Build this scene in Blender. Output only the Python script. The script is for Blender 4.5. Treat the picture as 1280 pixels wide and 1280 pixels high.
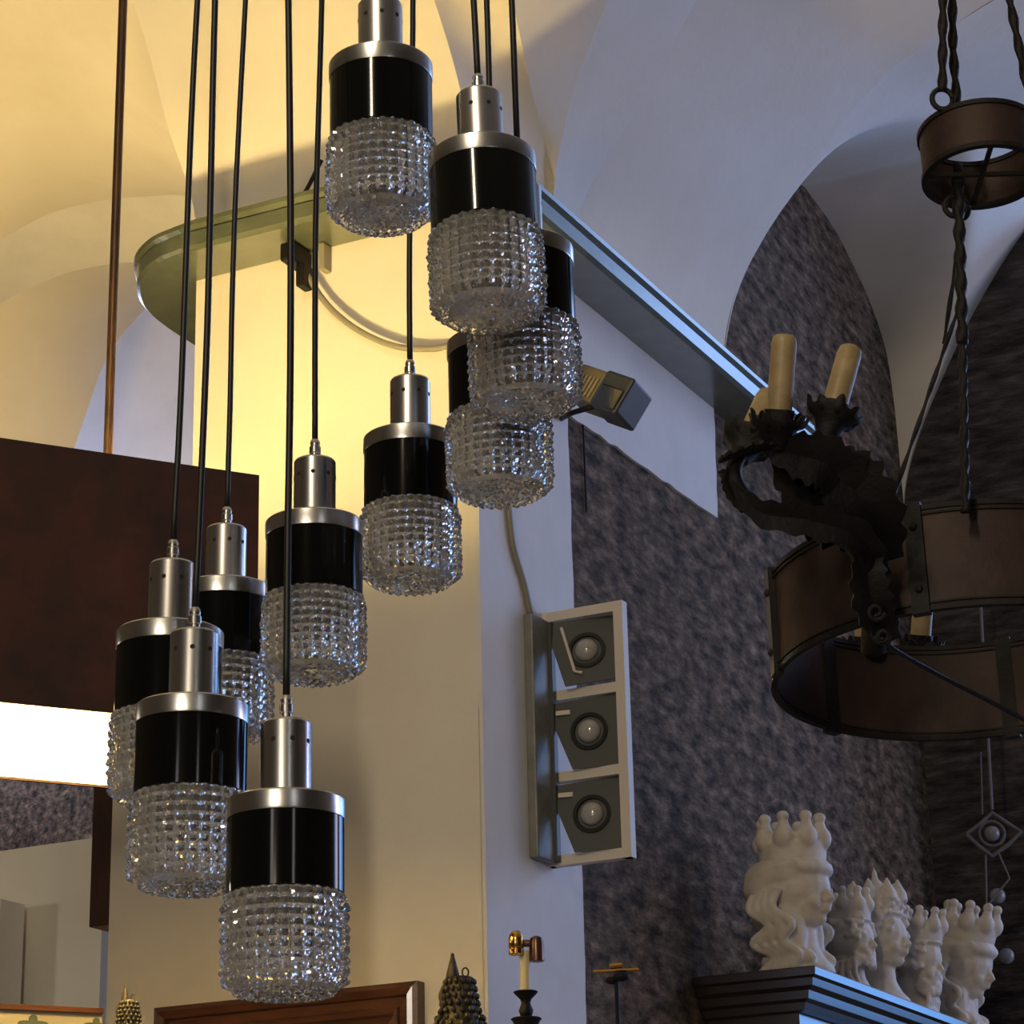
import bpy, bmesh, math, random
from mathutils import Vector, Matrix, Quaternion
from math import sin, cos, pi, radians, sqrt, atan2
random.seed(7)
SC = bpy.context.scene
COL = SC.collection
for o in list(bpy.data.objects): bpy.data.objects.remove(o)

# ------------------------------------------------------------ camera
FPX, PITCH, ROLL = 3130.0, radians(19.4), radians(1.35)
CAM = Vector((0, 0, 1.6))
r0 = Vector((1, 0, 0)); FW = Vector((0, cos(PITCH), sin(PITCH))); up0 = Vector((0, -sin(PITCH), cos(PITCH)))
CX = r0 * cos(ROLL) - up0 * sin(ROLL); CY = r0 * sin(ROLL) + up0 * cos(ROLL)
cd = bpy.data.cameras.new('camera'); cam = bpy.data.objects.new('camera', cd); COL.objects.link(cam)
cd.sensor_width = 36; cd.lens = FPX / 1280 * 36; cd.clip_end = 100; cd.clip_start = 0.05
cam.matrix_world = Matrix(((CX.x, CY.x, -FW.x, CAM.x), (CX.y, CY.y, -FW.y, CAM.y), (CX.z, CY.z, -FW.z, CAM.z), (0, 0, 0, 1)))
SC.camera = cam
SC.view_settings.view_transform = 'Standard'; SC.view_settings.look = 'None'
SC.view_settings.exposure = 0.0; SC.view_settings.gamma = 1.0; SC.view_settings.use_curve_mapping = False

# room frame: the long wall runs along T_, faces S_; the pillar's lit face is square to it
UR = Vector((sin(radians(26.8)), cos(radians(26.8)), 0)); US = Vector((UR.y, -UR.x, 0)); UZ = Vector((0, 0, 1))
CO = Vector((-0.0927, 6.0, 0))                     # pillar corner on the floor
def W(s, t, z): return CO + US * s + UR * t + UZ * z
ROOM = Matrix(((US.x, UR.x, 0, CO.x), (US.y, UR.y, 0, CO.y), (0, 0, 1, 0), (0, 0, 0, 1)))   # (s,t,z)->world
def ray(x, y): return CX * ((x - 640) / FPX) + CY * ((640 - y) / FPX) + FW
def onp(x, y, P, n): r = ray(x, y); return CAM + r * ((P - CAM).dot(n) / r.dot(n))
def atY(x, y, D): r = ray(x, y); return CAM + r * (D / r.y)
def atz(x, y, z): r = ray(x, y); return CAM + r * ((z - CAM.z) / r.z)
def on_long(x, y, s=0): return onp(x, y, W(s, 0, 0), US)     # onto the long wall, s metres off it
def on_lit(x, y, t=0): return onp(x, y, W(0, t, 0), UR)      # onto the pillar face plane, t metres behind it
def ST(P): d = P - CO; return (d.dot(US), d.dot(UR), P.z)

# ------------------------------------------------------------ light
world = bpy.data.worlds.new('world'); SC.world = world; world.use_nodes = True
bg = world.node_tree.nodes['Background']; bg.inputs[0].default_value = (0.66, 0.62, 0.62, 1); bg.inputs[1].default_value = 0.25
def area(name, loc, target, sx, sy, power, color):
    l = bpy.data.lights.new(name, 'AREA'); l.shape = 'RECTANGLE'; l.size = sx; l.size_y = sy; l.energy = power; l.color = color
    o = bpy.data.objects.new(name, l); COL.objects.link(o); o.location = loc
    o.rotation_euler = (Vector(target) - Vector(loc)).to_track_quat('-Z', 'Y').to_euler(); return o
def point(name, loc, power, color, r=0.05):
    l = bpy.data.lights.new(name, 'POINT'); l.energy = power; l.color = color; l.shadow_soft_size = r
    o = bpy.data.objects.new(name, l); COL.objects.link(o); o.location = loc; return o
BLUE = (0.50, 0.64, 1.0); WARM = (1.0, 0.72, 0.26); SOFT = (1.0, 0.83, 0.58)
area('daylight_far_window', W(3.3, 7.9, 5.4), W(1.0, 2.0, 4.4), 3.2, 4.6, 100, BLUE)
area('daylight_side_window', W(6.4, 5.0, 3.8), W(0.0, 1.6, 4.0), 2.6, 3.4, 92, (1.0, 0.78, 0.86))
area('daylight_left_window', W(-5.6, 3.8, 5.3), W(-3.0, 4.5, 6.0), 1.2, .8, 42, (0.62, 0.68, 1.0))
area('fill_overhead', (-1.5, -1.5, 5.6), (-0.5, 5, 3.0), 0.22, 1.4, 100, SOFT)  # added warm fill from high behind the camera, not a known lamp
area('fill_lower_pillar', (-1.3, -1.6, 2.6), (-0.6, 6, 2.5), 0.18, 0.5, 34, SOFT)  # added fill that brightens the lower pillar, unseen source
area('fill_cupboard', W(-4.6, -2.0, 3.2), W(-2.8, 1.6, 3.0), 0.3, 0.3, 15, (1.0, 0.88, 0.72))  # added fill aimed at the white cupboard, unseen source
sl_ = bpy.data.lights.new('fill_springer', 'SPOT'); sl_.energy = 110; sl_.color = (1.0, 0.74, 0.38); sl_.spot_size = radians(26); sl_.spot_blend = .8; sl_.shadow_soft_size = .1  # added warm spot that tints the springer webs tan, unseen source
so_ = bpy.data.objects.new('fill_springer', sl_); COL.objects.link(so_); so_.location = (1.2, -0.6, 2.2); so_.rotation_euler = (W(.15, .1, 5.25) - Vector((1.2, -0.6, 2.2))).to_track_quat('-Z', 'Y').to_euler()
SHADE_C = Vector((-1.0, 5.18, 3.1))
point('shade_bulb', SHADE_C + Vector((0.12, 0.05, 0.0)), 40, WARM, 0.06)
point('shade_bulb_upper', SHADE_C + Vector((0.15, 0.1, 0.27)), 105, WARM, 0.07)
ul = bpy.data.lights.new('fill_left_bay', 'SPOT'); ul.energy = 165; ul.color = (1.0, 0.69, 0.25); ul.spot_size = radians(150); ul.spot_blend = .4; ul.shadow_soft_size = .15  # added upward fill to warm the left vaults, no fixture there
uo = bpy.data.objects.new('fill_left_bay', ul); COL.objects.link(uo); uo.location = W(-2.6, 0.9, 4.1); uo.rotation_euler = (pi, 0, 0)

# ------------------------------------------------------------ materials
def mat(name, col, rough=0.6, metal=0.0, **k):
    m = bpy.data.materials.new(name); m.use_nodes = True; nt = m.node_tree; b = nt.nodes['Principled BSDF']
    b.inputs['Base Color'].default_value = (*col, 1); b.inputs['Roughness'].default_value = rough; b.inputs['Metallic'].default_value = metal
    if 'coat' in k: b.inputs['Coat Weight'].default_value = k['coat']; b.inputs['Coat Roughness'].default_value = k.get('coat_r', .1)
    if 'cior' in k: b.inputs['Coat IOR'].default_value = k['cior']
    if 'emit' in k: b.inputs['Emission Color'].default_value = (*k['emit'], 1); b.inputs['Emission Strength'].default_value = k['es']
    if 'trans' in k: b.inputs['Transmission Weight'].default_value = k['trans']; b.inputs['IOR'].default_value = k.get('ior', 1.45)
    return m
def noisy(m, c1, c2, scale, detail=6, lo=.35, hi=.65, bump=0, bscale=None, bdist=.02, vary_rough=None, stretch=None, c3=None):
    nt = m.node_tree; N = nt.nodes; L = nt.links; b = N['Principled BSDF']
    tc = N.new('ShaderNodeTexCoord'); src = tc.outputs['Object']
    if stretch:
        mp = N.new('ShaderNodeMapping'); mp.inputs['Scale'].default_value = stretch; L.new(src, mp.inputs['Vector']); src = mp.outputs[0]
    n = N.new('ShaderNodeTexNoise'); n.inputs['Scale'].default_value = scale; n.inputs['Detail'].default_value = detail; n.inputs['Roughness'].default_value = .65
    L.new(src, n.inputs['Vector'])
    cr = N.new('ShaderNodeValToRGB'); cr.color_ramp.elements[0].position = lo; cr.color_ramp.elements[1].position = hi
    cr.color_ramp.elements[0].color = (*c1, 1); cr.color_ramp.elements[1].color = (*c2, 1)
    if c3: e = cr.color_ramp.elements.new((lo + hi) / 2); e.color = (*c3, 1)
    L.new(n.outputs[0], cr.inputs[0]); L.new(cr.outputs[0], b.inputs['Base Color'])
    if bump:
        n2 = N.new('ShaderNodeTexNoise'); n2.inputs['Scale'].default_value = bscale or scale; n2.inputs['Detail'].default_value = 8; n2.inputs['Roughness'].default_value = .7
        L.new(src, n2.inputs['Vector'])
        bp = N.new('ShaderNodeBump'); bp.inputs['Strength'].default_value = bump; bp.inputs['Distance'].default_value = bdist
        L.new(n2.outputs[0], bp.inputs['Height']); L.new(bp.outputs[0], b.inputs['Normal'])
    return m
M_plaster = noisy(mat('plaster', (.78, .74, .66), .75), (.74, .69, .60), (.80, .76, .69), 2.5, 5, .3, .7, .12, 14, .02)
M_white = noisy(mat('white_paint', (.74, .73, .72), .7), (.68, .67, .66), (.76, .75, .74), 4, 5, .25, .6, .1, 20, .01)
M_stucco = noisy(mat('rough_stucco', (.2, .17, .15), .9), (.036, .026, .018), (.56, .42, .29), 26, 12, .37, .72, 1.0, 30, .04, stretch=(1, .40, 1), c3=(.23, .165, .112))
M_board = noisy(mat('white_board', (.62, .60, .56), .6), (.68, .66, .61), (.74, .72, .67), 3, 3, .3, .7)
M_ledge = noisy(mat('ledge_paint', (.25, .28, .24), .33, coat=.8, coat_r=.22, cior=1.8), (.085, .10, .065), (.13, .145, .10), 9, 6, .35, .65, .08, 30, .01)
M_brushed = noisy(mat('brushed_aluminium', (.8, .8, .8), .26, 1), (.66, .65, .63), (.82, .81, .79), 40, 4, .3, .7, stretch=(1, 1, .05))
M_dark_hole = mat('hole_black', (.01, .01, .01), .8)
M_black = mat('black_enamel', (.003, .0035, .003), .09)
M_cord = mat('black_cord', (.008, .007, .006), .5)
M_glass = mat('pressed_glass', (.98, .98, .98), .06, 0, trans=.90, ior=1.45)
M_socket = mat('socket', (.05, .05, .05), .4)
M_shade = noisy(mat('rusty_metal_shade', (.05, .02, .015), .8), (.026, .011, .007), (.085, .024, .014), 5, 8, .35, .7, .15, 18, .01)
M_shade_in = mat('shade_lining', (.80, .72, .50), .8)
M_rod = noisy(mat('bronze_rod', (.12, .07, .04), .4, .6), (.08, .05, .03), (.18, .10, .05), 6)
M_iron = noisy(mat('wrought_iron', (.02, .02, .022), .55, .5), (.005, .005, .007), (.017, .014, .015), 12, 5, .35, .7, .4, 40, .01)
M_copper = noisy(mat('aged_copper_band', (.09, .05, .04), .6, .4), (.020, .013, .013), (.055, .030, .026), 9, 7, .3, .7, .3, 50, .004)
M_candle = noisy(mat('ivory_candle_sleeve', (.45, .34, .19), .45), (.27, .20, .10), (.38, .29, .16), 30, 4)
M_ceramic = noisy(mat('bisque_ceramic', (.72, .68, .62), .55), (.62, .54, .44), (.74, .68, .59), 20, 4, .3, .7, .2, 60, .003)
M_varnish = noisy(mat('dark_varnished_wood', (.02, .012, .01), .22, coat=1, coat_r=.25, cior=2.0), (.012, .008, .008), (.035, .02, .015), 6, 6, .3, .7, stretch=(1, 6, 6))
M_frame = noisy(mat('mahogany_frame', (.15, .05, .025), .35, coat=.3), (.045, .015, .009), (.115, .04, .02), 8, 6, .3, .7, stretch=(1, 8, 8))
M_mirror = mat('dusky_picture', (.10, .10, .09), .35)
M_bronze = noisy(mat('old_bronze', (.2, .15, .08), .5, .35), (.014, .012, .009), (.085, .07, .045), 25, 4)
M_brass = mat('polished_brass', (.65, .38, .10), .22, 1)
M_brownmetal = mat('brown_metal', (.16, .09, .07), .3, .8)
M_greymetal = noisy(mat('grey_painted_metal', (.19, .19, .17), .5, .1), (.16, .16, .145), (.24, .235, .215), 12)
M_slate = mat('slate_grey_metal', (.07, .075, .072), .5, .1)
M_cream = mat('cream_painted_metal', (.66, .60, .52), .5)
M_reflector = mat('dark_reflector', (.02, .02, .02), .3, .4)
M_bulb = mat('frosted_bulb', (.34, .33, .31), .12, 0, coat=1)
M_olive = mat('olive_plastic', (.17, .14, .075), .5)
M_flood = mat('dark_blue_grey_plastic', (.028, .033, .04), .4)
M_vent = mat('pale_olive_plastic', (.30, .26, .15), .5)
M_lens = mat('dark_lens', (.012, .015, .02), .08, coat=1)
M_hose = mat('grey_conduit', (.26, .24, .19), .5)
M_rust_iron = mat('rusty_iron_grey', (.16, .15, .16), .6, .3)
M_floor = noisy(mat('stone_floor', (.25, .22, .18), .5), (.2, .17, .14), (.3, .27, .22), 3)
M_win = mat('bright_window_pane', (.1, .1, .1), .5, emit=(.17, .43, 1.0), es=2.7)
M_win2 = mat('pale_reflection_pane', (.1, .1, .1), .5, emit=(.95, .93, .95), es=3.2)
M_warmwall = mat('warm_wall', (.22, .18, .13), .8)
M_tile = noisy(mat('beige_panel', (.50, .44, .34), .5), (.30, .27, .21), (.37, .33, .26), 5)
M_motif = mat('dark_green_motif', (.06, .08, .06), .5)
M_bulbglow = mat('glowing_bulb', (1, .9, .7), .5, emit=(1, .78, .45), es=25)

# ------------------------------------------------------------ mesh helpers
def link(name, me, m, parent=None):
    o = bpy.data.objects.new(name, me); COL.objects.link(o)
    if m: me.materials.append(m)
    if parent: o.parent = parent
    return o
def obj(name, bm, m, parent=None, smooth=False, angle=None, mw=None):
    bmesh.ops.recalc_face_normals(bm, faces=bm.faces)
    me = bpy.data.meshes.new(name); bm.to_mesh(me); bm.free()
    if smooth: me.polygons.foreach_set('use_smooth', [True] * len(me.polygons))
    if smooth and angle: me.set_sharp_from_angle(angle=radians(angle))
    o = link(name, me, m, parent)
    if mw is not None: o.matrix_world = mw
    return o
def tag(o, label=None, cat=None, group=None, kind=None):
    if label: o['label'] = label
    if cat: o['category'] = cat
    if group: o['group'] = group
    if kind: o['kind'] = kind
    return o
def empty(name, mw): o = bpy.data.objects.new(name, None); COL.objects.link(o); o.matrix_world = mw; o.empty_display_size = .05; return o
def box(bm, lo, hi, M=None, bev=0):
    lo, hi = Vector(lo), Vector(hi); c = (lo + hi) / 2; d = hi - lo
    g = bmesh.ops.create_cube(bm, size=1, matrix=Matrix.Translation(c) @ Matrix.Diagonal((d.x, d.y, d.z, 1)))
    vs = g['verts']
    if bev:
        es = list({e for v in vs for e in v.link_edges})
        r = bmesh.ops.bevel(bm, geom=es, offset=bev, segments=2, affect='EDGES', profile=.5)
        vs = list({v for f in r['faces'] for v in f.verts} | {v for v in vs if v.is_valid})
    if M is not None: bmesh.ops.transform(bm, matrix=M, verts=vs)
    return vs
def lathe(bm, prof, n=32, M=None, cap=True, closed=False):
    rings = []
    for r, z in prof:
        rings.append([bm.verts.new((max(r, 1e-5) * cos(2 * pi * i / n), max(r, 1e-5) * sin(2 * pi * i / n), z)) for i in range(n)])
    K = len(rings)
    for a in range(K if closed else K - 1):
        A, B = rings[a], rings[(a + 1) % K]
        for i in range(n): bm.faces.new((A[i], A[(i + 1) % n], B[(i + 1) % n], B[i]))
    if cap and not closed:
        bm.faces.new(rings[0][::-1]); bm.faces.new(rings[-1])
    vs = [v for r in rings for v in r]
    if M is not None: bmesh.ops.transform(bm, matrix=M, verts=vs)
    return vs
def frames(pts):
    out = []; n = len(pts); prev = None
    for i in range(n):
        d = (pts[min(i + 1, n - 1)] - pts[max(i - 1, 0)]).normalized()
        if prev is None: a = d.orthogonal().normalized()
        else: a = (prev - d * prev.dot(d)).normalized()
        prev = a; out.append((d, a, d.cross(a)))
    return out
def tube(bm, pts, r, n=10, cap=True, twist=None):
    pts = [Vector(p) for p in pts]; fr = frames(pts); rings = []
    for i, p in enumerate(pts):
        rr = r(i / (len(pts) - 1)) if callable(r) else r
        d, a, b = fr[i]; ring = []
        for k in range(n):
            q = 2 * pi * k / n; rk = rr
            if twist: rk = rr * (1 + .28 * cos(2 * (q + twist * i)))
            ring.append(bm.verts.new(p + (a * cos(q) + b * sin(q)) * rk))
        rings.append(ring)
    for A, B in zip(rings, rings[1:]):
        for i in range(n): bm.faces.new((A[i], A[(i + 1) % n], B[(i + 1) % n], B[i]))
    if cap: bm.faces.new(rings[0][::-1]); bm.faces.new(rings[-1])
    return [v for r_ in rings for v in r_]
def spline(pts, n=8):
    pts = [Vector(p) for p in pts]; P = [pts[0] * 2 - pts[1]] + pts + [pts[-1] * 2 - pts[-2]]; out = []
    for i in range(1, len(P) - 2):
        a, b, c, d = P[i - 1:i + 3]
        for k in range(n):
            t = k / n
            out.append(.5 * ((2 * b) + (c - a) * t + (2 * a - 5 * b + 4 * c - d) * t * t + (3 * b - a - 3 * c + d) * t ** 3))
    out.append(pts[-1]); return out
def ell(bm, c, r, M=None, rot=None, u=16, v=10):
    T = Matrix.Translation(Vector(c)) @ (rot.to_4x4() if rot else Matrix()) @ Matrix.Diagonal((r[0], r[1], r[2], 1))
    if M is not None: T = M @ T
    return bmesh.ops.create_uvsphere(bm, u_segments=u, v_segments=v, radius=1, matrix=T)['verts']
def prism(bm, poly, ext, M=None):
    """poly: list of 3D points (planar), ext: extrude vector"""
    a = [bm.verts.new(Vector(p)) for p in poly]; b = [bm.verts.new(Vector(p) + Vector(ext)) for p in poly]; n = len(a)
    bm.faces.new(a[::-1]); bm.faces.new(b)
    for i in range(n): bm.faces.new((a[i], a[(i + 1) % n], b[(i + 1) % n], b[i]))
    vs = a + b
    if M is not None: bmesh.ops.transform(bm, matrix=M, verts=vs)
    return vs
def struct(name, bm, m, smooth=False, angle=None, mw=None): return tag(obj(name, bm, m, None, smooth, angle, mw), kind='structure')
def loft(bm, curves, n=24, sub=8):
    """surface through resampled 3-D curves, listed side by side"""
    R = []
    for c in curves:
        c = spline(c, 8); L = [0]
        for a, b in zip(c, c[1:]): L.append(L[-1] + (b - a).length)
        row = []
        for i in range(n + 1):
            q = L[-1] * i / n; k = 0
            while k < len(L) - 2 and L[k + 1] < q: k += 1
            row.append(c[k].lerp(c[k + 1], min(1, (q - L[k]) / max(1e-9, L[k + 1] - L[k]))))
        R.append(row)
    rows = []
    for a, b in zip(R, R[1:]):
        for k in range(sub): rows.append([p.lerp(q, k / sub) for p, q in zip(a, b)])
    rows.append(R[-1])
    V = [[bm.verts.new(p) for p in r] for r in rows]
    for a, b in zip(V, V[1:]):
        for i in range(n): bm.faces.new((a[i], a[i + 1], b[i + 1], b[i]))

# ============================================================ THE SETTING
nb = bmesh.new
bm = nb(); box(bm, (-10, -6, -.1), (9, 16, 0)); struct('floor', bm, M_floor)
bm = nb(); box(bm, (-10, -6, 8.0), (9, 16, 8.1)); struct('ceiling', bm, M_plaster)
bm = nb(); box(bm, (-10, -6.1, 0), (9, -6, 8)); struct('wall_back', bm, M_warmwall)
bm = nb(); box(bm, (-10.1, -6, 0), (-10, 16, 8)); struct('wall_left', bm, M_warmwall)
bm = nb(); box(bm, (9, -6, 0), (9.1, 16, 8)); struct('wall_right', bm, M_warmwall)
bm = nb(); box(bm, (-10, 16, 0), (9, 16.1, 8)); struct('wall_far', bm, M_warmwall)
# windows (out of the frame, they give the daylight and the reflections)
def window(name, M, w, h, pm=None):
    e = tag(obj(name, (lambda b: (box(b, (-w / 2 - .08, -.03, -.08), (w / 2 + .08, .0, h + .08)), b)[1])(nb()), M_cream), kind='structure'); e.matrix_world = M
    b = nb(); box(b, (-w / 2, -.05, 0), (w / 2, -.035, h)); p = obj('pane', b, pm or M_win, e)
    b = nb()
    for k in range(1, 4): box(b, (-w / 2 + w * k / 4 - .02, -.07, 0), (-w / 2 + w * k / 4 + .02, -.05, h))
    box(b, (-w / 2, -.07, h * .5 - .02), (w / 2, -.05, h * .5 + .02)); obj('window_bar', b, M_cream, e)
def room_at(s, t, z, ang=0): return Matrix.Translation(W(s, t, z)) @ ROOM.to_3x3().to_4x4() @ Matrix.Rotation(radians(ang), 4, 'Z')
window('window_1', room_at(3.3, 8.05, 2.8), 3.6, 5.05)
window('window_2', room_at(6.7, 5.0, 2.0, -90), 3.0, 3.6)
window('added_window_3', Matrix.Translation((-3.4, -5.95, 2.0)) @ Matrix.Rotation(pi, 4, 'Z'), .8, 2.6, M_win2)  # glowing pane added behind the camera for reflections in chrome and glass
window('added_window_4', Matrix.Translation((3.0, -5.95, 2.0)) @ Matrix.Rotation(pi, 4, 'Z'), .6, 2.6, M_win2)  # second added pane behind the camera, likewise for reflections

# pillar with its plain lit face, wider below
bm = nb(); box(bm, (-.87, .002, 3.2), (0, .52, 4.62)); box(bm, (-1.10, .0, 0), (0, .525, 3.2)); struct('wall_pillar', bm, M_plaster, mw=ROOM)
# long wall: stucco with white painted strip and patch
bm = nb(); box(bm, (-.3, .53, 0), (0, 1.80, 4.60)); box(bm, (-.3, 1.80, 0), (0, 3.72, 7.0)); struct('wall_long', bm, M_stucco, mw=ROOM)
def painted(name, poly):
    b = nb(); prism(b, [(-.002, t, z) for t, z in poly], (.012, 0, 0)); return struct(name, b, M_white, mw=ROOM)
rnd = random.Random(3)
def ragged(a, b, n, amp):
    return [(a[0] + (b[0] - a[0]) * k / n + (rnd.uniform(-amp, amp) if 0 < k < n else 0) * (abs(b[1] - a[1]) > abs(b[0] - a[0])),
             a[1] + (b[1] - a[1]) * k / n + (rnd.uniform(-amp, amp) if 0 < k < n else 0) * (abs(b[1] - a[1]) <= abs(b[0] - a[0]))) for k in range(n)]
strip = ragged((.535, 0), (.545, 4.17), 60, .004) + ragged((.545, 4.17), (1.62, 4.185), 20, .005) + ragged((1.62, 4.185), (1.64, 4.6), 8, .004) + [(1.64, 4.6), (0.0, 4.6), (0.0, 0)]
painted('wall_white_strip', strip)
# end wall beyond the corner
bm = nb(); box(bm, (0.0, 3.6, 0), (.66, 3.85, 7.0)); ew = struct('wall_end', bm, noisy(mat('coursed_stucco', (.1, .09, .09), .9), (.03, .026, .03), (.22, .19, .19), 11, 9, .36, .68, 1.0, 14, .05, stretch=(.6, .6, 2.6), c3=(.10, .085, .085)), mw=ROOM)

# ledge (stone cornice shelf) around the pillar top and along the long wall
def ledge_outline(w, grow=0):
    o = w + grow; pts = []
    pts.append((o, 3.60)); pts.append((o, -o * 1.1))
    pts.append((-.75, -o * 1.15))
    g = grow * .8
    for x, y in [(p.x, p.y) for p in spline([(-.80, -.178, 0), (-.90, -.155, 0), (-1.0, -.09, 0), (-1.07, .0, 0), (-1.115, .10, 0), (-1.135, .23, 0), (-1.14, .40, 0)], 4)]: pts.append((x - g, y - g * .5))
    pts.append((-1.14 - g, .60)); pts.append((-.01, .60)); pts.append((-.01, 3.60)); return pts
bm = nb()
ZU = 4.56
rings = []
for grow, z in ((-.012, ZU), (0, ZU + .01), (.002, ZU + .05), (-.006, ZU + .052), (.010, ZU + .066), (.012, ZU + .078), (-.02, ZU + .084)):
    rings.append([bm.verts.new((x, y, z)) for x, y in ledge_outline(.155, grow)])
for A, B in zip(rings, rings[1:]):
    n = len(A)
    for i in range(n): bm.faces.new((A[i], A[(i + 1) % n], B[(i + 1) % n], B[i]))
bm.faces.new(rings[0][::-1]); bm.faces.new(rings[-1])
bmesh.ops.triangulate(bm, faces=[f for f in bm.faces if len(f.verts) > 4])
struct('trim_1', bm, M_ledge, mw=ROOM)

# --- vaults (all in room coordinates s,t,z)
def smoothtab(tab, x):
    if x <= tab[0][0]: return tab[0][1]
    for (a, b), (c, d) in zip(tab, tab[1:]):
        if x <= c: return b + (d - b) * (x - a) / (c - a)
    return tab[-1][1]
def cat(tab, n=10):
    return [(p.x, p.y) for p in spline([(a, b, 0) for a, b in tab], n)]
def solid(name, m=M_plaster, th=.06):
    o = struct(name, bm, m, smooth=True, angle=40, mw=ROOM)
    md = o.modifiers.new('s', 'SOLIDIFY'); md.thickness = th; md.offset = 0 ; return o
# far bay groin vault
TA, TB = 1.78, 3.60
hA = cat([(0, 4.60), (.012, 4.95), (.03, 5.25), (.08, 5.45), (.20, 5.58), (.375, 5.68), (.62, 5.77), (.91, 5.81)])
hF = cat([(0, 4.60), (.004, 4.83), (.085, 5.081), (.30, 5.373), (.6, 5.655), (.83, 5.77), (1.106, 5.867), (1.5, 5.93)])
hL = cat([(0, 4.60), (.003, 4.86), (.07, 5.08), (.2, 5.337), (.36, 5.60), (.574, 5.872), (.8, 6.05), (1.5, 6.25)])
bm = nb(); ns, ntt = 96, 96; G = []
for i in range(ns + 1):
    s_ = 1.35 * (i / ns) ** 1.5; row = []
    for j in range(ntt + 1):
        q = j / ntt; t_ = TA + (TB - TA) * (.5 - .5 * cos(pi * q))
        d = min(t_ - TA, TB - t_); k = (t_ - TA) / (TB - TA)
        za = smoothtab(hA, d); zb = smoothtab(hF, s_) * (1 - k) + smoothtab(hL, s_) * k
        row.append(bm.verts.new((s_, t_, (za + zb + sqrt((za - zb) ** 2 + .0012)) / 2)))
    G.append(row)
for a, b in zip(G, G[1:]):
    for j in range(ntt): bm.faces.new((a[j], a[j + 1], b[j + 1], b[j]))
o = struct('ceiling_vault_far_bay', bm, M_plaster, smooth=True, angle=25, mw=ROOM)
# deep arch springing from the long wall
nearN = [(0.0, .69, 4.56), (0.0, .69, 4.816), (.043, .69, 4.935), (.207, .69, 5.154), (.40, .69, 5.445), (.483, .69, 5.582), (.75, .69, 5.80), (1.1, .69, 6.0), (1.6, .69, 6.1)]
farF = [(0.0, 1.78, 4.56), (0.0, 1.78, 4.826), (.085, 1.78, 5.081), (.30, 1.78, 5.373), (.6, 1.78, 5.655), (.83, 1.78, 5.77), (1.106, 1.78, 5.867), (1.6, 1.78, 5.93), (2.2, 1.78, 5.93)]
bm = nb(); loft(bm, [nearN, farF], 60, 10); struct('ceiling_arch_right', bm, M_plaster, smooth=True, mw=ROOM)
# face of that arch above its far edge, closing to the roof is not needed: vault meets it
# springing fan beside the pillar
def dirplane(px, t0, a, b):
    g = (US * a - UR * b).normalized(); n = g.cross(UZ); return Vector(ST(onp(px[0], px[1], W(0, t0, 0), n)))
e1 = [(0, .06, 4.56), (0, .062, 4.705), (0, .019, 4.77), (0, -.066, 4.947), (0, -.195, 5.12), (0, -.42, 5.36), (0, -.8, 5.62), (0, -1.3, 5.8)]
e2 = [(0.0, .42, 4.56)] + [Vector(ST(on_long(x, y, q))) for x, y, q in ((691, 232, .04), (686, 200, .05), (664, 110, .10), (640, 0, .17), (612, -90, .25), (580, -200, .34))]
e3 = [(0, .44, 4.56)] + [dirplane(p, .44, .85, .53) for p in ((693, 235), (697, 200), (718, 110), (760, 0), (800, -80), (850, -160))]
eN = nearN[:7]
bm = nb(); loft(bm, [e1, e2], 40, 8); struct('ceiling_springer_left_web', bm, M_plaster, smooth=True, mw=ROOM)
bm = nb(); loft(bm, [e2, e3], 40, 8); struct('ceiling_springer_middle_web', bm, M_plaster, smooth=True, mw=ROOM)
bm = nb(); loft(bm, [e3, eN], 40, 8); struct('ceiling_springer_right_web', bm, M_plaster, smooth=True, mw=ROOM)
# arch springing from the lit pillar face towards the room
e0 = [(-.87, -.0, 4.56), (-.87, -.02, 4.78), (-.87, -.154, 4.968), (-.87, -.238, 5.129), (-.87, -.341, 5.28), (-.87, -.55, 5.5), (-.87, -.9, 5.75), (-.87, -1.4, 5.9)]
em = [(-.43, 0, 4.56), (-.43, .0, 4.72), (-.43, -.06, 4.87), (-.43, -.14, 5.03), (-.43, -.26, 5.19), (-.43, -.48, 5.43), (-.43, -.85, 5.68), (-.43, -1.35, 5.85)]
bm = nb(); loft(bm, [e0, em, e1], 48, 8); struct('ceiling_arch_over_pillar', bm, M_plaster, smooth=True, mw=ROOM)
# left bays, one arch behind the other
def lc(t, px): return [Vector(ST(on_lit(x, y, t))) for x, y in px]
A0 = lc(.25, ((-260, -60), (-60, -130), (60, -150), (180, -150), (300, -120), (420, -60)))
A_ = lc(1.2, ((-240, 150), (-100, 98), (0, 85), (60, 88), (120, 108), (165, 131), (210, 160), (300, 240)))
B_ = lc(2.2, ((-240, 480), (-100, 355), (0, 300), (60, 268), (120, 252), (180, 246), (235, 245), (340, 262)))
C_ = lc(2.6, ((-260, 640), (-100, 450), (0, 380), (65, 348), (110, 335), (160, 328), (240, 330), (340, 350)))
D_ = lc(3.4, ((60, 760), (75, 640), (90, 570), (110, 510), (130, 455), (160, 410), (210, 370), (330, 350)))
bm = nb(); loft(bm, [A0, A_], 50, 6); struct('ceiling_arch_left_front', bm, M_plaster, smooth=True, mw=ROOM)
bm = nb(); loft(bm, [A_, B_], 50, 8); struct('ceiling_vault_left', bm, M_plaster, smooth=True, mw=ROOM)
bm = nb(); loft(bm, [B_, C_], 50, 4); struct('ceiling_arch_left_middle', bm, M_white, smooth=True, mw=ROOM)
bm = nb(); loft(bm, [C_, D_], 50, 6); struct('ceiling_arch_left_back', bm, M_plaster, smooth=True, mw=ROOM)
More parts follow.
